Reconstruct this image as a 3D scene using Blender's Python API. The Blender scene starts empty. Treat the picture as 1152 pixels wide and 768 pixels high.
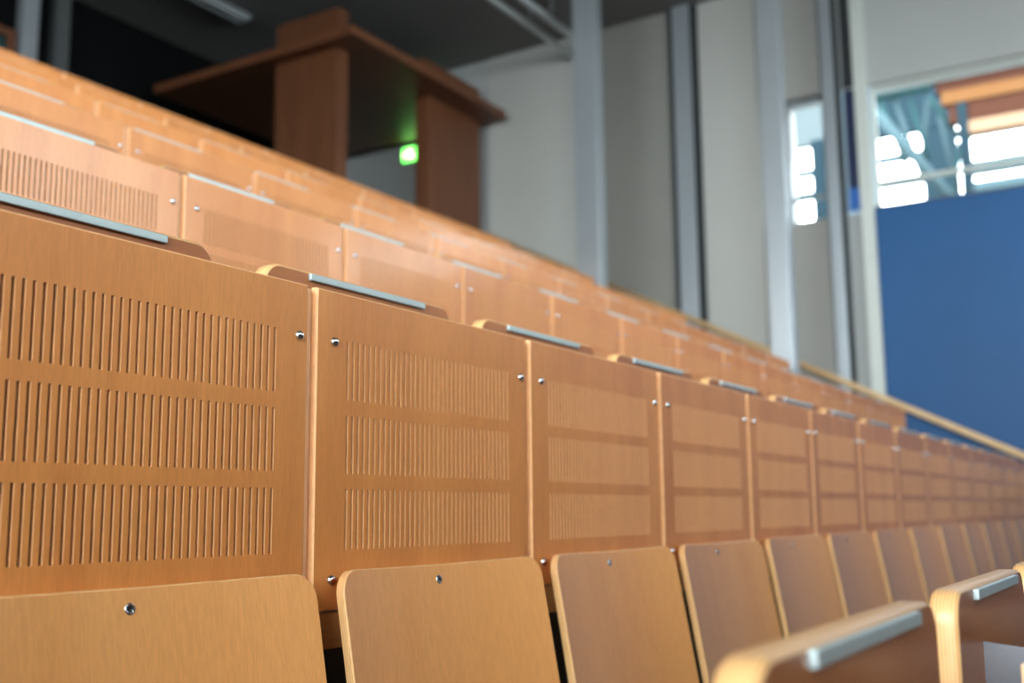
import bpy, bmesh, math, random
from mathutils import Vector, Matrix
random.seed(7)
S = bpy.context.scene
COL = S.collection
Z0 = 0.85            # height of the first full row's backrest top above its own floor
W, DR, HR = 0.56, 0.901, 0.4601   # seat pitch, row depth, row rise

# ------------------------------------------------------------------ materials
def new_mat(name):
    m = bpy.data.materials.new(name); m.use_nodes = True
    nt = m.node_tree; nt.nodes.clear()
    out = nt.nodes.new('ShaderNodeOutputMaterial')
    b = nt.nodes.new('ShaderNodeBsdfPrincipled')
    nt.links.new(b.outputs[0], out.inputs[0])
    return m, nt, b, out

def plain(name, col, rough=0.5, metal=0.0, noise=0.0, scale=8.0, spec=0.5, bump=0.0):
    m, nt, b, out = new_mat(name)
    b.inputs['Roughness'].default_value = rough
    b.inputs['Metallic'].default_value = metal
    b.inputs['Specular IOR Level'].default_value = spec
    b.inputs['Base Color'].default_value = (*col, 1)
    if noise or bump:
        tc = nt.nodes.new('ShaderNodeTexCoord')
        n = nt.nodes.new('ShaderNodeTexNoise'); n.inputs['Scale'].default_value = scale
        n.inputs['Detail'].default_value = 5
        nt.links.new(tc.outputs['Object'], n.inputs['Vector'])
        if noise:
            r = nt.nodes.new('ShaderNodeValToRGB')
            r.color_ramp.elements[0].position = .3; r.color_ramp.elements[1].position = .7
            r.color_ramp.elements[0].color = (*[c*(1-noise) for c in col], 1)
            r.color_ramp.elements[1].color = (*[min(1, c*(1+noise)) for c in col], 1)
            nt.links.new(n.outputs['Fac'], r.inputs[0]); nt.links.new(r.outputs[0], b.inputs['Base Color'])
        if bump:
            bp = nt.nodes.new('ShaderNodeBump'); bp.inputs['Strength'].default_value = bump
            bp.inputs['Distance'].default_value = .01
            nt.links.new(n.outputs['Fac'], bp.inputs['Height']); nt.links.new(bp.outputs[0], b.inputs['Normal'])
    return m

def wood(name, dark, light, rough=0.35, axis='Z', figure=1.0, spec=0.5, coat=0.0, vary=0.08):
    """beech veneer: broad figure along the grain, fine pores, small tone shift from piece to piece"""
    m, nt, b, out = new_mat(name)
    N = nt.nodes.new; L = nt.links.new
    tc = N('ShaderNodeTexCoord'); oi = N('ShaderNodeObjectInfo')
    off = N('ShaderNodeVectorMath'); off.operation = 'SCALE'; off.inputs[3].default_value = 13.0
    cmb = N('ShaderNodeCombineXYZ')
    for i in range(3): L(oi.outputs['Random'], cmb.inputs[i])
    L(cmb.outputs[0], off.inputs[0])
    add = N('ShaderNodeVectorMath'); add.operation = 'ADD'
    L(tc.outputs['Object'], add.inputs[0]); L(off.outputs[0], add.inputs[1])
    def stretched(sx, sl, detail, rough_):
        mp = N('ShaderNodeMapping')
        mp.inputs['Scale'].default_value = {'Z': (sx, sx, sl), 'X': (sl, sx, sx), 'Y': (sx, sl, sx)}[axis]
        L(add.outputs[0], mp.inputs['Vector'])
        n = N('ShaderNodeTexNoise'); n.inputs['Scale'].default_value = 1; n.inputs['Detail'].default_value = detail
        n.inputs['Roughness'].default_value = rough_
        L(mp.outputs[0], n.inputs['Vector']); return n
    n1 = stretched(9, 1.3, 3, .5); n2 = stretched(90, 5, 3, .6); n3 = stretched(420, 40, 2, .6)
    n1.inputs['Distortion'].default_value = .8
    r1 = N('ShaderNodeValToRGB'); r1.color_ramp.elements[0].position = .32; r1.color_ramp.elements[1].position = .68
    r1.color_ramp.elements[0].color = (*dark, 1); r1.color_ramp.elements[1].color = (*light, 1)
    mx = N('ShaderNodeMath'); mx.operation = 'MULTIPLY_ADD'; mx.inputs[1].default_value = .20; L(n2.outputs['Fac'], mx.inputs[0])
    m1 = N('ShaderNodeMath'); m1.operation = 'MULTIPLY'; m1.inputs[1].default_value = .80*figure
    L(n1.outputs['Fac'], m1.inputs[0]); L(m1.outputs[0], mx.inputs[2])
    L(mx.outputs[0], r1.inputs[0])
    hsv = N('ShaderNodeHueSaturation'); L(r1.outputs[0], hsv.inputs['Color'])
    mr = N('ShaderNodeMapRange'); mr.inputs[3].default_value = 1-vary; mr.inputs[4].default_value = 1+vary
    L(oi.outputs['Random'], mr.inputs[0])
    pr = N('ShaderNodeMapRange'); pr.inputs[1].default_value = .35; pr.inputs[2].default_value = .65
    pr.inputs[3].default_value = .93; pr.inputs[4].default_value = 1.05
    L(n3.outputs['Fac'], pr.inputs[0])
    mm = N('ShaderNodeMath'); mm.operation = 'MULTIPLY'; L(mr.outputs[0], mm.inputs[0]); L(pr.outputs[0], mm.inputs[1])
    L(mm.outputs[0], hsv.inputs['Value'])
    L(hsv.outputs[0], b.inputs['Base Color'])
    b.inputs['Roughness'].default_value = rough
    b.inputs['Specular IOR Level'].default_value = spec
    b.inputs['Coat Weight'].default_value = coat; b.inputs['Coat Roughness'].default_value = .14
    return m

def ply(name, light, dark, pitch=0.0034):
    """cut plywood edge: thin veneer layers stacked through the thickness (local y)"""
    m, nt, b, out = new_mat(name)
    N = nt.nodes.new; L = nt.links.new
    tc = N('ShaderNodeTexCoord'); sp = N('ShaderNodeSeparateXYZ'); L(tc.outputs['Object'], sp.inputs[0])
    mu = N('ShaderNodeMath'); mu.operation = 'MULTIPLY'; mu.inputs[1].default_value = 2*math.pi/pitch; L(sp.outputs['Y'], mu.inputs[0])
    si = N('ShaderNodeMath'); si.operation = 'SINE'; L(mu.outputs[0], si.inputs[0])
    n = N('ShaderNodeTexNoise'); n.inputs['Scale'].default_value = 60; n.inputs['Detail'].default_value = 3
    L(tc.outputs['Object'], n.inputs['Vector'])
    ad = N('ShaderNodeMath'); ad.operation = 'MULTIPLY_ADD'; ad.inputs[1].default_value = .25; ad.inputs[2].default_value = .38
    L(si.outputs[0], ad.inputs[0])
    a2 = N('ShaderNodeMath'); a2.operation = 'MULTIPLY_ADD'; a2.inputs[1].default_value = .35
    L(n.outputs['Fac'], a2.inputs[0]); L(ad.outputs[0], a2.inputs[2])
    r = N('ShaderNodeValToRGB'); r.color_ramp.elements[0].position = .25; r.color_ramp.elements[1].position = .6
    r.color_ramp.elements[0].color = (*dark, 1); r.color_ramp.elements[1].color = (*light, 1)
    L(a2.outputs[0], r.inputs[0]); L(r.outputs[0], b.inputs['Base Color'])
    b.inputs['Roughness'].default_value = .35
    return m

def emit(name, col, strength):
    m, nt, b, out = new_mat(name)
    b.inputs['Base Color'].default_value = (*col, 1)
    b.inputs['Emission Color'].default_value = (*col, 1)
    b.inputs['Emission Strength'].default_value = strength
    return m

def glass(name, tint=(.93, .97, .97)):
    m = bpy.data.materials.new(name); m.use_nodes = True
    nt = m.node_tree; nt.nodes.clear(); N = nt.nodes.new
    out = N('ShaderNodeOutputMaterial'); mix = N('ShaderNodeMixShader'); fr = N('ShaderNodeFresnel')
    fr.inputs['IOR'].default_value = 1.45
    t = N('ShaderNodeBsdfTransparent'); t.inputs[0].default_value = (*tint, 1)
    g = N('ShaderNodeBsdfGlossy'); g.inputs['Roughness'].default_value = .02
    nt.links.new(fr.outputs[0], mix.inputs[0]); nt.links.new(t.outputs[0], mix.inputs[1]); nt.links.new(g.outputs[0], mix.inputs[2])
    nt.links.new(mix.outputs[0], out.inputs[0])
    return m

M = {}
M['panel'] = wood('beech backrest veneer', (.585, .198, .047), (.715, .272, .068), rough=.42, axis='Z', coat=.4)
M['seat'] = wood('beech seat veneer', (.80, .335, .098), (.86, .385, .125), rough=.32, axis='Z', coat=.5)
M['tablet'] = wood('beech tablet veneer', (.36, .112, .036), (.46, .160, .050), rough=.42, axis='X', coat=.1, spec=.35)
M['rail'] = wood('beech rail', (.56, .24, .07), (.68, .33, .11), rough=.4, axis='X')
M['post'] = wood('beech post', (.76, .44, .24), (.84, .52, .30), rough=.45, axis='Z')
M['edge'] = ply('plywood edge', (.80, .46, .20), (.62, .29, .10))
M['panel_edge'] = plain('pale veneer edge', (.84, .44, .20), .4, noise=.08, scale=60)
M['felt_shade'] = plain('dark brown fleece and slot shade', (.045, .022, .014), .95)
M['chrome'] = plain('polished steel', (.72, .73, .75), .16, 1.0)
M['dark_steel'] = plain('dark steel', (.09, .09, .10), .4, .8)
M['alu'] = plain('satin aluminium', (.48, .55, .55), .42, .25, noise=.04, scale=30)
M['socket'] = plain('black socket', (.015, .015, .015), .6)
M['grey_steel'] = plain('grey painted steel', (.34, .36, .38), .35, .3)
M['column'] = plain('light grey painted column', (.40, .43, .455), .32, .4, noise=.03, scale=3)
M['wallpanel'] = plain('pale grey wall panel', (.47, .46, .425), .65, noise=.02, scale=2)
M['taupe'] = plain('taupe wall panel', (.29, .275, .245), .7, noise=.04, scale=2)
M['upper'] = plain('light grey plaster', (.44, .445, .43), .8, noise=.03, scale=1.5)
M['dark_gap'] = plain('charcoal joint', (.02, .022, .024), .7)
M['black'] = plain('black painted wall', (.004, .0042, .0045), .95, spec=.08)
M['white_wall'] = plain('white plaster', (.72, .71, .68), .85, noise=.02, scale=1)
M['ceiling'] = plain('grey ceiling', (.195, .187, .18), .85, noise=.03, scale=1.2)
M['floor'] = plain('dark linoleum', (.055, .052, .05), .55, noise=.2, scale=12)
M['navy'] = plain('dark blue lacquered panel', (.015, .090, .245), .5, noise=.06, scale=1.5, spec=.3)
M['navy2'] = plain('deep navy board', (.004, .014, .065), .6)
M['bright_blue'] = plain('bright blue board', (.01, .13, .48), .5)
M['frame'] = plain('pale window frame', (.60, .62, .57), .4, noise=.02)
M['booth'] = wood('shade-toned beech booth boards', (.105, .033, .011), (.15, .050, .018), rough=.5, axis='Z', figure=1.0)  # boards made darker than their own colour, to hold the booth's shade
M['handrail'] = wood('beech handrail', (.72, .44, .20), (.84, .56, .30), rough=.35, axis='Y')
M['green'] = emit('green sign face', (.12, .85, .10), 2.4)
M['greenw'] = emit('pale sign pictogram', (.75, 1.0, .45), 3.2)
M['tube_off'] = plain('fluorescent cover', (.42, .45, .46), .4)
M['pipe'] = plain('galvanised pipe', (.66, .70, .70), .4, .2)
M['glass'] = glass('window glass')
M['acrylic'] = plain('brushed steel bracket', (.22, .21, .23), .35, .4, noise=.05, scale=20)
M['dim_grey'] = plain('dim grey paint', (.07, .075, .075), .6)
M['trim_lit_blue'] = plain('infill board in lit blue', (.60, .76, .88), .5)  # pale tone painted in for the window-lit side of the post
M['teal'] = plain('teal steel', (.022, .055, .058), .8, 0, spec=0.02)  # outdoor steel and timber colours lowered in place of roof shade outside
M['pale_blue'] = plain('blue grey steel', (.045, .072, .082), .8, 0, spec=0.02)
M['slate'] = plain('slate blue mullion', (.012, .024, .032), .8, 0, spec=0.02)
M['soffit_brown'] = plain('brown timber soffit', (.05, .02, .013), .9, spec=0.02)
M['soffit_orange'] = plain('orange timber beam', (.12, .055, .022), .9, spec=0.02)
M['soffit_peach'] = plain('peach timber fascia', (.22, .14, .09), .9, spec=0.02)
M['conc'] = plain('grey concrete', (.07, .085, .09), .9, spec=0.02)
M['paving'] = plain('grey paving', (.14, .14, .14), .9)

# ------------------------------------------------------------------ mesh helpers
def finish(name, bm, mats, parent=None, loc=(0, 0, 0), rot=None, smooth=False):
    bmesh.ops.recalc_face_normals(bm, faces=bm.faces[:])
    me = bpy.data.meshes.new(name); bm.to_mesh(me); bm.free()
    for m in (mats if isinstance(mats, (list, tuple)) else [mats]): me.materials.append(m)
    if smooth:
        for p in me.polygons: p.use_smooth = True
    o = bpy.data.objects.new(name, me); COL.objects.link(o)
    if parent is not None: o.parent = parent
    o.location = loc
    if rot: o.rotation_euler = rot
    return o

def box(bm, x0, x1, y0, y1, z0, z1, mi=0, bev=0.0):
    v = [bm.verts.new(p) for p in ((x0, y0, z0), (x1, y0, z0), (x1, y1, z0), (x0, y1, z0),
                                   (x0, y0, z1), (x1, y0, z1), (x1, y1, z1), (x0, y1, z1))]
    fs = [bm.faces.new([v[i] for i in q]) for q in
          ((0, 3, 2, 1), (4, 5, 6, 7), (0, 1, 5, 4), (1, 2, 6, 5), (2, 3, 7, 6), (3, 0, 4, 7))]
    for f in fs: f.material_index = mi
    if bev:
        es = list({e for f in fs for e in f.edges})
        r = bmesh.ops.bevel(bm, geom=es, offset=bev, segments=2, affect='EDGES', profile=.6)
        for f in r['faces']: f.material_index = mi
    return fs

def tube(bm, p, q, r, n=12, mi=0):
    p, q = Vector(p), Vector(q); d = (q-p).normalized()
    a = d.orthogonal().normalized(); b = d.cross(a)
    R = []
    for c in (p, q):
        R.append([bm.verts.new(c + a*r*math.cos(t) + b*r*math.sin(t)) for t in [2*math.pi*i/n for i in range(n)]])
    for i in range(n):
        f = bm.faces.new((R[0][i], R[0][(i+1) % n], R[1][(i+1) % n], R[1][i])); f.material_index = mi; f.smooth = True
    for ring in R:
        f = bm.faces.new(ring); f.material_index = mi

def lathe(bm, prof, n=16, axis='Y', c=(0, 0, 0), mi=0):
    """prof: list of (radius, height along axis -Y)"""
    rings = []
    for r, h in prof:
        if r <= 1e-6: rings.append([bm.verts.new((c[0], c[1]-h, c[2]))])
        else: rings.append([bm.verts.new((c[0]+r*math.cos(t), c[1]-h, c[2]+r*math.sin(t))) for t in [2*math.pi*i/n for i in range(n)]])
    for A, B in zip(rings, rings[1:]):
        for i in range(n):
            a, b2 = A[i % len(A)], A[(i+1) % len(A)]; c2, d = B[(i+1) % len(B)], B[i % len(B)]
            vs = []
            for v in (a, b2, c2, d):
                if v not in vs: vs.append(v)
            if len(vs) > 2:
                f = bm.faces.new(vs); f.smooth = True; f.material_index = mi

def rounded_board(bm, w, h, t, r_top, r_bot, ch=0.0015, seg=8):
    """upright board: x 0..w, z -h..0, y 0..t (front at y=0); faces material 0, rim material 1"""
    def outline(inset):
        pts = []
        def arc(cx, cz, r, a0, a1):
            rr = max(r-inset, .0005)
            for i in range(seg+1):
                a = a0+(a1-a0)*i/seg
                pts.append((cx+rr*math.cos(a), cz+rr*math.sin(a)))
        arc(w-r_top, -r_top, r_top, 0, math.pi/2)
        arc(r_top, -r_top, r_top, math.pi/2, math.pi)
        arc(r_bot, -h+r_bot, r_bot, math.pi, 1.5*math.pi)
        arc(w-r_bot, -h+r_bot, r_bot, 1.5*math.pi, 2*math.pi)
        return pts
    loops = []
    for ins, y in ((ch, 0), (0, ch), (0, t-ch), (ch, t)):
        loops.append([bm.verts.new((x, y, z)) for x, z in outline(ins)])
    n = len(loops[0])
    f = bm.faces.new(loops[0]); f.material_index = 0
    f = bm.faces.new(loops[-1]); f.material_index = 0
    for A, B in zip(loops, loops[1:]):
        for i in range(n):
            f = bm.faces.new((A[i], A[(i+1) % n], B[(i+1) % n], B[i])); f.material_index = 1; f.smooth = True

def slotted_panel(bm, w, h, t, cols, bands, sw, x0, x1, ch=0.002, shade_depth=0.0055):
    """backrest board with vertical slots cut right through; front at y=0"""
    xs = [ch]
    for i in range(cols):
        c = x0+(x1-x0)*i/(cols-1); xs += [c-sw/2, c+sw/2]
    xs.append(w-ch)
    zs = [-ch]
    for a, b in bands: zs += [-a, -b]
    zs.append(-h+ch)
    for y in (0, t):
        V = [[bm.verts.new((x, y, z)) for z in zs] for x in xs]
        if y == 0: F = V
        else: B = V
        for i in range(len(xs)-1):
            for k in range(len(zs)-1):
                if i % 2 == 1 and k % 2 == 1: continue
                f = bm.faces.new((V[i][k], V[i+1][k], V[i+1][k+1], V[i][k+1])); f.material_index = 0
    for i in range(1, len(xs)-1, 2):
        for k in range(1, len(zs)-1, 2):
            q = ((i, k), (i+1, k), (i+1, k+1), (i, k+1))
            for j in range(4):
                a, b = q[j], q[(j+1) % 4]
                va, vb = F[a[0]][a[1]], F[b[0]][b[1]]
                if j == 0: Q = [bm.verts.new((xs[p[0]], shade_depth, zs[p[1]])) for p in q]
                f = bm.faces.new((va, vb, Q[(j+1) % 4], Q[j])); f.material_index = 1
                f = bm.faces.new((Q[j], Q[(j+1) % 4], B[b[0]][b[1]], B[a[0]][a[1]])); f.material_index = 2  # deeper slot walls take the dark material: painted shade inside the slot
    def border(V):
        nx, nz = len(xs), len(zs)
        return ([V[i][0] for i in range(nx)] + [V[nx-1][k] for k in range(1, nz)] +
                [V[i][nz-1] for i in range(nx-2, -1, -1)] + [V[0][k] for k in range(nz-2, 0, -1)])
    bf, bb = border(F), border(B)
    def outer(v, y):
        x, z = v.co.x, v.co.z
        if abs(x-ch) < 1e-6: x = 0
        if abs(x-(w-ch)) < 1e-6: x = w
        if abs(z+ch) < 1e-6: z = 0
        if abs(z+h-ch) < 1e-6: z = -h
        return bm.verts.new((x, y, z))
    o1 = [outer(v, ch) for v in bf]; o2 = [outer(v, t-ch) for v in bf]
    n = len(bf)
    for A, Bq in ((bf, o1), (o1, o2), (o2, bb)):
        for i in range(n):
            f = bm.faces.new((A[i], A[(i+1) % n], Bq[(i+1) % n], Bq[i])); f.material_index = 1

def empty(name, loc, label=None, cat=None, group=None):
    o = bpy.data.objects.new(name, None); COL.objects.link(o); o.location = loc; o.empty_display_size = .1
    if label: tag(o, label, cat, group)
    return o

def tag(o, label, cat, group=None, kind=None):
    o['label'] = label; o['category'] = cat
    if group: o['group'] = group
    if kind: o['kind'] = kind
    return o

def struct(name, bm, mats):
    o = finish(name, bm, mats); o['kind'] = 'structure'; return o

def zz(z): return z + Z0

# ------------------------------------------------------------------ one auditorium seat
PW, PH, PT = 0.543, 0.4283, 0.0125
def make_seat():
    """local origin: floor under the left edge of the backrest, backrest front at y=0"""
    root = empty('auditorium_seat', (0, 0, 0))
    T = Z0
    bm = bmesh.new()
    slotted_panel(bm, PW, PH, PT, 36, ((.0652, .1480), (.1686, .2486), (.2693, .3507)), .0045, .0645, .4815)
    bk = finish('backrest', bm, [M['panel'], M['panel_edge'], M['felt_shade']], root, (0, 0, T))
    for sx, sz in ((.0355, -.0704), (.5255, -.0704), (.0355, -.3887), (.5255, -.3887)):
        bm = bmesh.new()
        lathe(bm, ((0.0068, -.001), (.0068, .0012), (.0062, .0032), (.0045, .0048), (.0022, .0056), (0, .0058)))
        finish('screw', bm, M['chrome'], bk, (sx, 0, sz))
    bm = bmesh.new(); box(bm, .012, PW-.012, 0, .03, -PH+.01, -.012)
    o = finish('backing', bm, M['felt_shade'], root, (0, PT+.0005, T)); o['label'] = 'dark brown backing behind the slots'
    bm = bmesh.new(); box(bm, 0, PW, .004, .024, -.478, -.4315, bev=.002)
    finish('back_rail', bm, M['rail'], root, (0, 0, T))
    bm = bmesh.new(); box(bm, -.0162, -.0006, .0095, .062, -.478, -.0015, bev=.0015)
    finish('side_post', bm, M['post'], root, (0, 0, T))
    bm = bmesh.new()
    box(bm, -.0145, -.0025, .02, .06, .012, T-.4785); box(bm, -.05, .033, -.03, .11, 0, .012, bev=.003)
    o = finish('support_leg', bm, M['dark_steel'], root); o['label'] = 'dark steel support leg'
    # folded-up seat board, leaning 10 degrees
    bm = bmesh.new(); rounded_board(bm, .511, .40, .0145, .034, .02, ch=.002)
    for i in range(1, 20):
        bmesh.ops.bisect_plane(bm, geom=bm.verts[:]+bm.edges[:]+bm.faces[:], plane_co=(.511*i/20, 0, 0), plane_no=(1, 0, 0))
    for v in bm.verts: v.co.y += .018*(1-(2*v.co.x/.511-1)**2)
    for f in bm.faces: f.smooth = True
    bm.normal_update()
    for e in bm.edges:
        if len(e.link_faces) == 2 and e.calc_face_angle(0) > .35: e.smooth = False
    st = finish('seat', bm, [M['seat'], M['edge']], root, (.0175, -.0330, T-.374), (math.radians(-10), 0, 0))
    bm = bmesh.new()
    lathe(bm, ((.0066, -.001), (.0066, .0006), (.0054, .0010), (.0040, .0006)), mi=0)
    lathe(bm, ((.0040, .0006), (.0037, .0002), (0, .0001)), mi=1)
    finish('screw', bm, [M['chrome'], M['socket']], st, (.238, .0178, -.0225))
    bm = bmesh.new(); box(bm, .06, .45, .006, .03, -.40, -.37)
    for x in (.05, .44): box(bm, x, x+.03, .0, .085, -.41, -.36, bev=.003)
    o = finish('seat_hinge', bm, M['dark_steel'], root, (0, -.078, T-.374)); o['label'] = 'dark steel tip-up hinge'
    # folded-down writing tablet behind the backrest
    bm = bmesh.new(); rounded_board(bm, .465, .30, .027, .032, .032, ch=.0035, seg=10)
    bm.normal_update()
    for f in bm.faces:
        if f.material_index == 1 and f.normal.z > .5: f.material_index = 0
    tb = finish('writing_tablet', bm, [M['tablet'], M['edge']], root, (.02, .118, T+.057))
    bm = bmesh.new(); box(bm, 0, .288, -.0055, .001, -.0105, 0, bev=.0014)
    s = finish('metal_strip', bm, M['alu'], tb, (.092, -.0002, -.0035)); s['label'] = 'satin aluminium strip along the top edge'
    for x in (.150,):
        bm = bmesh.new()
        v = [bm.verts.new(p) for p in ((0, .0435, -.010), (0, .118, -.0015), (0, .118, -.11), (0, .0435, -.13))]
        f = bm.faces.new(v)
        r = bmesh.ops.extrude_face_region(bm, geom=[f])
        bmesh.ops.translate(bm, verts=[q for q in r['geom'] if isinstance(q, bmesh.types.BMVert)], vec=(.006, 0, 0))
        o = finish('tablet_bracket', bm, M['acrylic'], root, (x, 0, T)); o['label'] = 'grey metal bracket carrying the tablet'
    return root

def kids(o): return [c for c in bpy.data.objects if c.parent == o]
def dup(root, tree, loc):
    r = root.copy(); COL.objects.link(r); r.location = loc
    for ch, gs in tree:
        c = ch.copy(); COL.objects.link(c); c.parent = r
        for g in gs:
            d = g.copy(); COL.objects.link(d); d.parent = c
    return r

ORD = ['first', 'second', 'third', 'fourth', 'fifth', 'sixth', 'seventh', 'eighth', 'ninth', 'tenth', 'eleventh', 'twelfth',
       'thirteenth', 'fourteenth', 'fifteenth', 'sixteenth']
proto = make_seat(); tree = [(c, kids(c)) for c in kids(proto)]
used = False
def place(loc, label, group):
    global used
    if not used: o = proto; o.location = loc; used = True
    else: o = dup(proto, tree, loc)
    tag(o, label, 'seat', group)
    return o

ROWS = ['the nearest full row', 'the second full row', 'the third row up', 'the fourth row up', 'the fifth row up', 'the topmost row']
LAST = 13
for r in range(6):
    first = r-1
    vis = list(range(first, LAST+1))
    for n in vis:
        k = n-first; e = LAST-n
        row = ROWS[r]
        if r == 0:
            if k == 0: lab = 'large wooden seat cut by the left photo edge, slotted back, nearest full row'
            elif k == 1: lab = 'whole slotted wooden seat nearest the camera, sharp chrome screws, nearest full row'
            elif k < 9: lab = f'tip-up wooden seat with slotted back, {ORD[k]} from the left in {row}'
            elif e == 0: lab = f'last blurred wooden seat at the far right end of {row}'
            else: lab = f'blurred wooden seat, {ORD[e]} before the far right end of {row}'
        else:
            if k == 0: lab = f'slotted wooden seat back at the left photo edge in {row}'
            elif k < 6: lab = f'slotted wooden seat back, {ORD[k]} from the left in {row}'
            elif e == 0: lab = f'wooden seat at the handrail end of {row}'
            else: lab = f'blurred wooden seat back, {ORD[e]} before the handrail end of {row}'
        place((n*W, r*DR, r*HR), lab, f'wooden tip-up seats of {row}')
# front row in the lower right corner: only its writing tablets rise into view
ZR = -.438
for n, lab in ((-1, 'front row seat whose tablet is blurred largest at the bottom edge'),
               (0, 'front row seat whose plywood tablet end and steel strip show sharply at lower right'),
               (1, 'front row seat whose tablet is cut by the right photo edge')):
    place((n*W, -DR, ZR), lab, 'seats of the front row at lower right')

# ------------------------------------------------------------------ stepped floor, ground, ceiling, walls
XL, XR, YF, YB = -6.0, 9.2, -7.5, 8.35
CZ = zz(4.94)
bm = bmesh.new()
lv = [(-7.5, -1.66, -.92)]
for r in range(-1, 6):
    z = ZR if r == -1 else r*HR
    lv.append((r*DR-.76+(0 if r > -1 else 0), (r+1)*DR-.76, z))
lv.append((6*DR-.76, YB, 6*HR))
for (a, b, z) in lv: box(bm, XL, 7.86, a, b, -1.6, z)
# aisle stair along the right wall, two steps to each row
box(bm, 7.86, XR, -7.5, -1.66, -1.6, -.92)
y, z = -1.66, -.69
while z < 6*HR-.01:
    box(bm, 7.86, XR, y, y+DR/2, -1.6, z); y += DR/2; z += HR/2
box(bm, 7.86, XR, y, YB, -1.6, 6*HR)
struct('floor', bm, M['floor'])
bm = bmesh.new(); box(bm, XL-.3, XR+.3, YF-.3, YB+.3, CZ, CZ+.3)
struct('ceiling', bm, M['ceiling'])
bm = bmesh.new(); box(bm, XL-.3, XR+.3, YB, YB+.3, -1.6, CZ)
struct('wall_back', bm, M['black'])

# right wall with a ribbon window (sill 2.47, head 3.69) and its darker lower cladding
WS, WH = zz(2.47), zz(3.69)
bm = bmesh.new()
box(bm, XR, XR+.3, 2.15, YB, -1.6, CZ)
box(bm, XR, XR+.3, YF, 2.15, WH, CZ)
box(bm, XR, XR+.3, YF, 2.15, -1.6, WS-.02)
struct('wall_right', bm, M['upper'])
# left wall and front wall, out of view: windows added to light the hall
def pierced(name, axis, pos, a0, a1, holes, mat):
    bm = bmesh.new()
    def bb(u0, u1, z0, z1):
        if axis == 'X': box(bm, pos-.3, pos, u0, u1, z0, z1)
        else: box(bm, u0, u1, pos-.3, pos, z0, z1)
    cur = a0
    for (u0, u1, z0, z1) in holes:
        bb(cur, u0, -1.6, CZ); bb(u0, u1, -1.6, z0); bb(u0, u1, z1, CZ); cur = u1
    bb(cur, a1, -1.6, CZ)
    return struct(name, bm, mat)
LW = [(-7.2, -4.2, zz(-.3), zz(4.3)), (-4.0, -1.0, zz(-.3), zz(4.3)), (-.8, 2.2, zz(.4), zz(4.3)), (2.4, 5.4, zz(1.8), zz(4.3))]
FW = [(-5.5, -2.2, zz(.4), zz(4.3)), (-1.9, 1.4, zz(.4), zz(4.3)), (1.7, 5.0, zz(.4), zz(4.3)), (5.3, 8.6, zz(.4), zz(4.3))]
pierced('wall_left', 'X', XL, YF-.3, YB, LW, M['white_wall'])
pierced('wall_front', 'Y', YF, XL, XR+.3, FW, M['white_wall'])

def window(name, axis, pos, u0, u1, z0, z1, mull=(), trans=(), fw=.05, mat='frame'):
    root = bpy.data.objects.new(name, None); COL.objects.link(root); root['kind'] = 'structure'
    def bb(bm, a, b, c, d, t0, t1):
        if axis == 'X': box(bm, pos+t0, pos+t1, a, b, c, d)
        else: box(bm, a, b, pos+t0, pos+t1, c, d)
    bm = bmesh.new()
    bb(bm, u0, u0+fw, z0, z1, -.04, .04); bb(bm, u1-fw, u1, z0, z1, -.04, .04)
    bb(bm, u0+fw, u1-fw, z0, z0+fw, -.04, .04); bb(bm, u0+fw, u1-fw, z1-fw, z1, -.04, .04)
    for m in mull: bb(bm, m-.025, m+.025, z0+fw, z1-fw, -.04, .04)
    for t in trans: bb(bm, u0+fw, u1-fw, t-.016, t+.016, -.035, .035)
    finish('window_frame', bm, M[mat], root)
    bm = bmesh.new()
    bb(bm, u0+fw, u1-fw, z0+fw, z1-fw, -.004, .004)
    finish('pane', bm, M['glass'], root)
    return root
window('window_1', 'X', XR+.10, -7.4, 1.34, WS-.02, WH, mull=(-2.6, -5.0), trans=(zz(2.74),), fw=.03)
window('window_2', 'X', XR+.10, 1.74, 2.15, WS-.02, WH, trans=(zz(2.70),), fw=.02, mat='column')
wn = 3
for (u0, u1, z0, z1) in LW: window(f'window_{wn}', 'X', XL-.15, u0, u1, z0, z1, mull=((u0+u1)/2,)); wn += 1
for (u0, u1, z0, z1) in FW: window(f'window_{wn}', 'Y', YF-.15, u0, u1, z0, z1, mull=((u0+u1)/2,)); wn += 1

# added unseen wall, shades the nearest full row from the front windows
bm = bmesh.new(); box(bm, XL+.4, 7.6, -4.2, -4.05, -.92, zz(1.7))
struct('wall_light_block', bm, M['dark_gap'])
bm = bmesh.new(); box(bm, XR+.022, XR+.075, 1.342, 1.738, WS-.019, WH-.001)
struct('trim_1', bm, M['trim_lit_blue'])
# cladding panels on the right wall
def wall_panel(y0, y1, z0, z1, mat, label, x=XR-.03):
    bm = bmesh.new(); box(bm, x, XR-.0005, y0, y1, z0, z1, bev=.004)
    return tag(finish('wall_panel', bm, M[mat], None), label, 'wall panel', 'cladding panels on the right wall')
wall_panel(4.30, 5.62, zz(1.2), CZ-.002, 'wallpanel', 'tall pale grey wall panel between wooden booth and first column')
wall_panel(3.37, 4.28, zz(1.0), CZ-.002, 'taupe', 'dull taupe grey wall panel behind the first steel column')
wall_panel(2.42, 3.02, zz(.4), CZ-.002, 'wallpanel', 'tall pale grey wall panel between dark channel and second steel column')
wall_panel(1.76, 2.40, zz(0), zz(2.44), 'wallpanel', 'short grey wall panel under the narrow window')
wall_panel(1.76, 2.40, zz(3.70), CZ-.002, 'wallpanel', 'grey wall panel above the narrow window')

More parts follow.
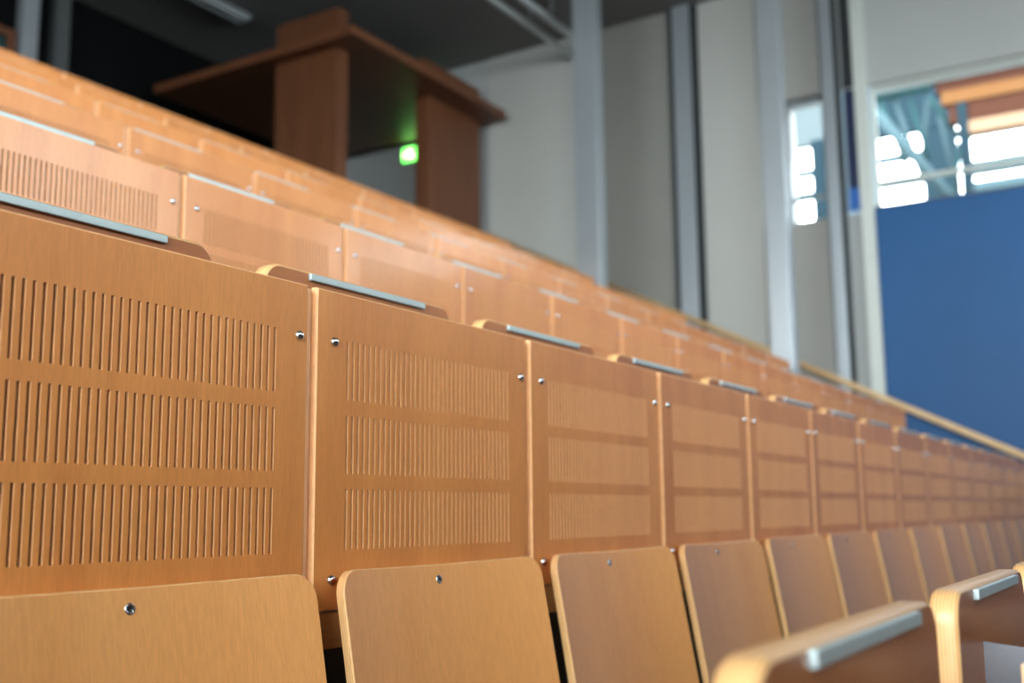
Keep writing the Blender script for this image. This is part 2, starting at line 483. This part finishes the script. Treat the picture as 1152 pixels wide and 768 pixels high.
# ------------------------------------------------------------------ columns
def column(y0, y1, x0, x1, zb, label):
    root = empty('steel_column', ((x0+x1)/2, (y0+y1)/2, zb)); tag(root, label, 'column', 'steel columns at the row ends')
    bm = bmesh.new(); w, d = (y1-y0)/2, (x1-x0)/2
    box(bm, -d, d, -w, w, .02, CZ-zb, bev=.008)
    finish('shaft', bm, M['column'], root)
    bm = bmesh.new(); box(bm, -d-.05, d+.04, -w-.05, w+.05, 0, .02)
    for a in (-1, 1):
        for b in (-1, 1): tube(bm, (a*(d+.02), b*(w+.025), .02), (a*(d+.02), b*(w+.025), .04), .012, 6)
    finish('base_plate', bm, M['grey_steel'], root)
    return root
def stair_z(y):
    i = math.floor((y+1.66)/(DR/2)); return min(-.69+i*HR/2, 6*HR)
column(3.626, 3.875, 8.0, 8.15, stair_z(3.88), 'grey steel column right of the wooden booth, blue lit side')
column(1.816, 2.011, 8.0, 8.15, stair_z(2.02), 'grey steel column left of the narrow window, in front of handrail')

# wall-mounted channels: grey web between two dark flanges
def channel(y0, y1, x0, zb, fl, label):
    root = empty('wall_channel', (XR, (y0+y1)/2, zb)); tag(root, label, 'column', 'channels on the right wall')
    w = (y1-y0)/2; H = CZ-zb
    bm = bmesh.new(); box(bm, -(XR-x0), -.0005, -w+fl, w-fl, 0, H, bev=.004)
    finish('web', bm, M['column'], root)
    for s in (-1, 1):
        bm = bmesh.new(); a, b = (s*(w-fl)), s*w
        box(bm, -(XR-x0)+.05, -.0005, min(a, b)+.0005, max(a, b)-.0005, 0, H)
        f = finish('flange', bm, M['dark_gap'], root); f['label'] = 'dark side flange'
    return root
channel(3.035, 3.345, 9.10, zz(.9), .065, 'dark edged grey channel between the two steel columns')
channel(1.60, 1.755, 9.02, zz(0), .022, 'grey post with dark edges between narrow window and blue strip')

# slot beside the big window: black gap above, navy board with a bright blue foot
bm = bmesh.new(); box(bm, XR-.012, XR+.02, 1.47, 1.575, zz(3.70), CZ-.002)
tag(finish('gap_cover', bm, M['dark_gap']), 'black strip above the navy board, under the ceiling', 'strip')
bb_ = empty('blue_board', (XR, 1.52, zz(2.49))); tag(bb_, 'narrow navy blue board with bright blue foot beside the pale frame', 'board')
bm = bmesh.new(); box(bm, .0, .02, -.052, .052, .22, 1.19); finish('upper_board', bm, M['navy2'], bb_)
bm = bmesh.new(); box(bm, -.012, .02, -.052, .052, 0, .212); o = finish('foot', bm, M['bright_blue'], bb_); o['label'] = 'bright blue foot'
bm = bmesh.new(); box(bm, XR-.05, XR-.0005, 1.345, 1.465, zz(-.2), CZ-.002, bev=.006)
tag(finish('frame_post', bm, M['frame']), 'pale upright frame post left of the big blue panel', 'post')

# big dark blue panel under the window
bp = empty('blue_wall_panel', (XR, -3, zz(-.9))); tag(bp, 'large dark blue panel under the bright window at right', 'panel')
bm = bmesh.new(); box(bm, -.035, -.0005, -4.4, 4.338, 0, 2.47+.9, bev=.006); finish('board', bm, M['navy'], bp)
bm = bmesh.new(); box(bm, -.045, -.0005, -4.4, 4.338, 2.47+.9005, 2.47+.915); o = finish('cap_strip', bm, M['dark_steel'], bp)

# ------------------------------------------------------------------ handrail in three lengths along the stair
def handrail(y0, y1, label):
    sl = .4996; zr = lambda y: zz(.0125+.4996*y)
    root = empty('handrail', (9.0, y0, zr(y0))); tag(root, label, 'handrail', 'wooden handrail lengths up the stair')
    bm = bmesh.new(); L = y1-y0
    n = 14; R = []
    for yy in (0, L):
        R.append([bm.verts.new((.022*math.cos(t), yy, yy*sl+.034*math.sin(t))) for t in [2*math.pi*i/n for i in range(n)]])
    for i in range(n):
        f = bm.faces.new((R[0][i], R[0][(i+1) % n], R[1][(i+1) % n], R[1][i])); f.smooth = True
    for q in R: bm.faces.new(q)
    finish('rail', bm, M['handrail'], root)
    k = 5
    for i in range(k):
        yy = L*(i+.40)/k
        bm = bmesh.new()
        tube(bm, (0, yy, yy*sl-.035), (0, yy, yy*sl-.09), .008, 8); tube(bm, (0, yy, yy*sl-.086), (.1495, yy, yy*sl-.086), .008, 8)
        tube(bm, (.144, yy, yy*sl-.086), (.1497, yy, yy*sl-.086), .03, 12)
        finish('rail_bracket', bm, M['grey_steel'], root)
handrail(-2.2, 5.55, 'long wooden handrail sloping down the right wall, crossing the blue panel')

# ------------------------------------------------------------------ wooden booth at the back
FZ = 6*HR
b = empty('projection_booth', (7.7, 5.6, FZ)); tag(b, 'dark wooden booth with overhanging flat roof behind the topmost row', 'booth')
def bp_(name, x0, x1, y0, y1, z0, z1, bev=.004):
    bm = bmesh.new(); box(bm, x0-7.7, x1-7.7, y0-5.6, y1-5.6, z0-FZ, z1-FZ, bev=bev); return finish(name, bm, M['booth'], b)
RZ0, RZ1 = zz(4.105), zz(4.19)
bp_('roof', 6.35, 9.03, 5.30, 8.0, RZ0, RZ1)
bp_('side_wall', 6.52, 6.67, 5.62, 6.42, FZ, RZ0-.001)
bp_('front_wall', 8.0, 8.98, 5.62, 5.80, FZ, RZ0-.001)
bp_('upper_wall', 6.52, 6.67, 5.62, 6.42, RZ1+.001, zz(4.52))
bp_('upper_wall', 7.90, 8.98, 5.62, 5.80, RZ1+.001, zz(4.50))
bp_('counter', 6.68, 8.98, 7.2, 7.6, FZ+.95, FZ+1.0)
bp_('counter_front', 6.68, 8.98, 7.2, 7.23, FZ, FZ+.949)
# glowing exit sign on the side wall inside the booth
es = empty('exit_sign', (XR-.03, 6.68, zz(3.98))); tag(es, 'small glowing green exit sign seen through the booth opening', 'sign')
bm = bmesh.new(); box(bm, -.03, .0295, -.17, .17, -.095, .095, bev=.006); finish('housing', bm, M['frame'], es)
bm = bmesh.new(); box(bm, -.034, -.0302, -.16, .16, -.085, .085); finish('lit_face', bm, M['green'], es)
bm = bmesh.new()   # running figure, doorway and arrow
box(bm, -.036, -.0342, -.13, -.06, -.07, .07)
for a, c, r in (((-.0, .02), (.02, .05), .012), ((0.0, .0), (.03, -.05), .010), ((0, 0), (-.035, -.045), .010), ((.02, .03), (.06, .02), .008)):
    tube(bm, (-.035, a[0]+.03, a[1]), (-.035, c[0]+.03, c[1]), r*.9, 8)
lathe(bm, ((.013, .0), (0, .001)), 10, c=(-.035, .055, .065))
box(bm, -.036, -.0342, .10, .16, -.012, .012)
finish('pictogram', bm, M['greenw'], es)

# ------------------------------------------------------------------ ceiling services
def pipe(y, z, x0, x1, label):
    root = empty('ceiling_pipe', (x0, y, z)); tag(root, label, 'pipe', 'pipes under the ceiling')
    bm = bmesh.new(); tube(bm, (0, 0, 0), (x1-x0, 0, 0), .035, 14); finish('pipe', bm, M['pipe'], root)
    for x in (.4, 1.6, 2.8, x1-x0-.15):
        bm = bmesh.new(); tube(bm, (x, 0, .03), (x, 0, CZ-z), .008, 8); finish('hanger', bm, M['grey_steel'], root)
pipe(4.47, zz(4.68), 5.4, 9.15, 'grey pipe under the ceiling, farther and lower of the pair')
pipe(4.22, zz(4.68), 5.4, 9.15, 'grey pipe under the ceiling, nearer of the pair')
fl = empty('ceiling_lamp', (6.1, 7.2, CZ)); tag(fl, 'unlit strip lamp on the dark ceiling at the top edge', 'lamp')
bm = bmesh.new(); box(bm, -.75, .75, -.10, .10, -.035, -.0005, bev=.005); finish('housing', bm, M['grey_steel'], fl)
for s in (-1, 1):
    bm = bmesh.new(); box(bm, -.72, .72, s*.05-.03, s*.05+.03, -.075, -.036, bev=.012); finish('cover', bm, M['tube_off'], fl)

# back wall left: grey pillars, a brown framed door light
def pillar(x0, x1, d, mat, label):
    root = empty('pillar', ((x0+x1)/2, YB, FZ)); tag(root, label, 'pillar', 'pillars on the dark back wall')
    w = (x1-x0)/2
    bm = bmesh.new(); box(bm, -w, w, -d, -.0005, .1, CZ-FZ-.001, bev=.01); finish('shaft', bm, M[mat], root)
    bm = bmesh.new(); box(bm, -w-.01, w+.01, -d-.01, -.0005, 0, .099); finish('skirting', bm, M['dark_steel'], root)
pillar(4.96, 5.13, .12, 'column', 'light grey pillar at the top left corner')
pillar(5.33, 5.48, .12, 'dim_grey', 'dim dark grey pillar right of the light one, top left')
d = bpy.data.objects.new('door_1', None); COL.objects.link(d); d['kind'] = 'structure'; d.location = (4.3, YB, FZ)
bm = bmesh.new()
for q in ((-.62, -.54), (.54, .62)): box(bm, q[0], q[1], -.08, -.0005, 0, 2.4)
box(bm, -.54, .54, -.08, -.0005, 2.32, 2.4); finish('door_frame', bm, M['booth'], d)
bm = bmesh.new(); box(bm, -.54, .54, -.05, -.0005, 0, 1.0); finish('door_leaf', bm, M['grey_steel'], d)
bm = bmesh.new(); box(bm, -.54, .54, -.04, -.0005, 1.001, 2.319); finish('pane', bm, M['teal'], d)

# ------------------------------------------------------------------ outside
bm = bmesh.new(); box(bm, -60, 80, -60, 60, -4.2, -4.0); g = struct('ground', bm, M['paving'])
# porch roof beyond the big window
pr = empty('porch_roof', (14, -4, zz(5.2))); tag(pr, 'brown and orange timber porch roof outside the big window', 'roof')
def pp(name, x0, x1, y0, y1, z0, z1, mat):
    bm = bmesh.new(); box(bm, x0-14, x1-14, y0+4, y1+4, zz(z0)-zz(5.2), zz(z1)-zz(5.2)); return finish(name, bm, M[mat], pr)
pp('edge_beam', 14.0, 14.2, -10, 1.48, 5.06, 5.24, 'soffit_orange')
pp('upper_fascia', 14.0, 14.2, -10, 1.54, 5.245, 5.40, 'soffit_brown')
pp('gutter', 13.9, 14.2, -10, 1.62, 5.405, 5.56, 'conc')
pp('lower_fascia', 14.03, 14.2, -10, 1.40, 4.79, 5.055, 'soffit_brown')
pp('soffit_board', 14.03, 14.3, -10, 1.30, 4.62, 4.785, 'soffit_peach')
# space-frame truss
tr = empty('roof_truss', (14, 1.7, zz(4))); tag(tr, 'pale teal steel tube truss outside, left in the big window', 'truss')
def tt(name, p, q, r, mat):
    bm = bmesh.new(); o = Vector((14, 1.7, 4)); tube(bm, Vector(p)-o, Vector(q)-o, r, 10); return finish(name, bm, M[mat], tr)
tt('top_chord', (14, 2.6, 5.40), (14, 1.62, 5.40), .11, 'teal')
tt('diagonal', (13.9, 2.55, 5.45), (13.9, 1.30, 3.55), .07, 'pale_blue')
for i, (a, c) in enumerate((((2.28, 5.3), (1.98, 4.3)), ((2.10, 5.3), (1.80, 4.1)), ((1.92, 5.3), (1.72, 4.4)), ((1.70, 5.3), (1.86, 4.2)),
                            ((1.70, 5.35), (1.34, 4.7)), ((1.60, 5.1), (1.44, 4.0)), ((1.36, 4.7), (1.52, 3.9)))):
    tt('web_bar', (14+.1*i, a[0], a[1]), (14+.1*i, c[0], c[1]), .032, 'pale_blue' if i % 2 else 'teal')
# building opposite: dark mullion posts and slatted bands before the bright sky
ob = empty('glazed_gallery', (18, 0, -4)); tag(ob, 'glazed gallery outside with slate mullions and bands', 'building')
def oo(name, x0, x1, y0, y1, z0, z1, mat):
    bm = bmesh.new(); box(bm, x0-18, x1-18, y0, y1, zz(z0)+4, zz(z1)+4); return finish(name, bm, M[mat], ob)
oo('mullion', 14.0, 14.2, 1.17, 1.29, -4.8, 5.05, 'slate')
oo('mullion', 14.0, 14.2, 3.02, 3.27, -4.8, 4.9, 'slate')
for z0, z1 in ((5.20, 5.42), (4.90, 5.06), (4.2, 4.62)):
    oo('band', 18, 18.2, -10, 1.9, z0, z1, 'pale_blue')
oo('band', 18, 18.2, -10, 6, -4.8, 4.0, 'conc')
oo('upper_wall', 18, 18.2, 1.95, 3.9, 6.12, 8.0, 'slate')
oo('upper_wall', 18, 18.2, 3.92, 7, 6.2, 8.0, 'conc')
oo('panel', 18, 18.2, 1.95, 2.5, 4.3, 6.1, 'slate')
for z0, z1 in ((5.66, 5.76), (5.22, 5.34)): oo('band', 18, 18.2, 2.52, 6, z0, z1, 'pale_blue')

# ------------------------------------------------------------------ light: overcast sky through the windows
w = bpy.data.worlds.new('sky'); S.world = w; w.use_nodes = True
nt = w.node_tree; nt.nodes.clear()
bg = nt.nodes.new('ShaderNodeBackground'); wo = nt.nodes.new('ShaderNodeOutputWorld')
bg.inputs[0].default_value = (.92, .96, 1.0, 1); bg.inputs[1].default_value = 8.0
nt.links.new(bg.outputs[0], wo.inputs[0])
def portal(loc, rot, sx, sy):
    l = bpy.data.lights.new('window_portal', 'AREA'); l.shape = 'RECTANGLE'; l.size = sx; l.size_y = sy
    l.cycles.is_portal = True
    o = bpy.data.objects.new('window_portal', l); COL.objects.link(o); o.location = loc; o.rotation_euler = rot
for (u0, u1, z0, z1) in LW: portal((XL-.02, (u0+u1)/2, (z0+z1)/2), (0, -math.pi/2, 0), z1-z0, u1-u0)
for (u0, u1, z0, z1) in FW: portal(((u0+u1)/2, YF-.02, (z0+z1)/2), (math.pi/2, 0, 0), u1-u0, z1-z0)
portal((XR+.05, (-7.4+1.34)/2, (WS+WH)/2), (0, math.pi/2, 0), WH-WS, 8.74)
portal((XR+.05, 1.945, (WS+WH)/2), (0, math.pi/2, 0), WH-WS, .41)

# ------------------------------------------------------------------ camera
yaw, pitch, roll = 1.0195, .1544, -.01
F = Vector((math.sin(yaw)*math.cos(pitch), math.cos(yaw)*math.cos(pitch), math.sin(pitch)))
R = Vector((math.cos(yaw), -math.sin(yaw), 0)); U = R.cross(F)
R2 = R*math.cos(roll)+U*math.sin(roll); U2 = -R*math.sin(roll)+U*math.cos(roll)
cam = bpy.data.cameras.new('camera'); co = bpy.data.objects.new('camera', cam); COL.objects.link(co)
m = Matrix((R2, U2, -F)).transposed().to_4x4(); m.translation = Vector((-1.1027, -.985, zz(-.3033)))
co.matrix_world = m
cam.sensor_width = 36; cam.lens = 36*1238.1/1152; cam.clip_start = .02
cam.dof.use_dof = True; cam.dof.focus_distance = 1.37; cam.dof.aperture_fstop = 3.4; cam.dof.aperture_blades = 0
S.camera = co

S.view_settings.view_transform = 'Standard'; S.view_settings.look = 'None'
S.view_settings.gamma = 1; S.view_settings.use_curve_mapping = False
S.view_settings.exposure = 1.18
S.cycles.use_denoising = True
S.cycles.max_bounces = 8; S.cycles.diffuse_bounces = 5; S.cycles.glossy_bounces = 4; S.cycles.transparent_max_bounces = 12
S.cycles.sample_clamp_indirect = 6
S.cycles.caustics_reflective = False; S.cycles.caustics_refractive = False
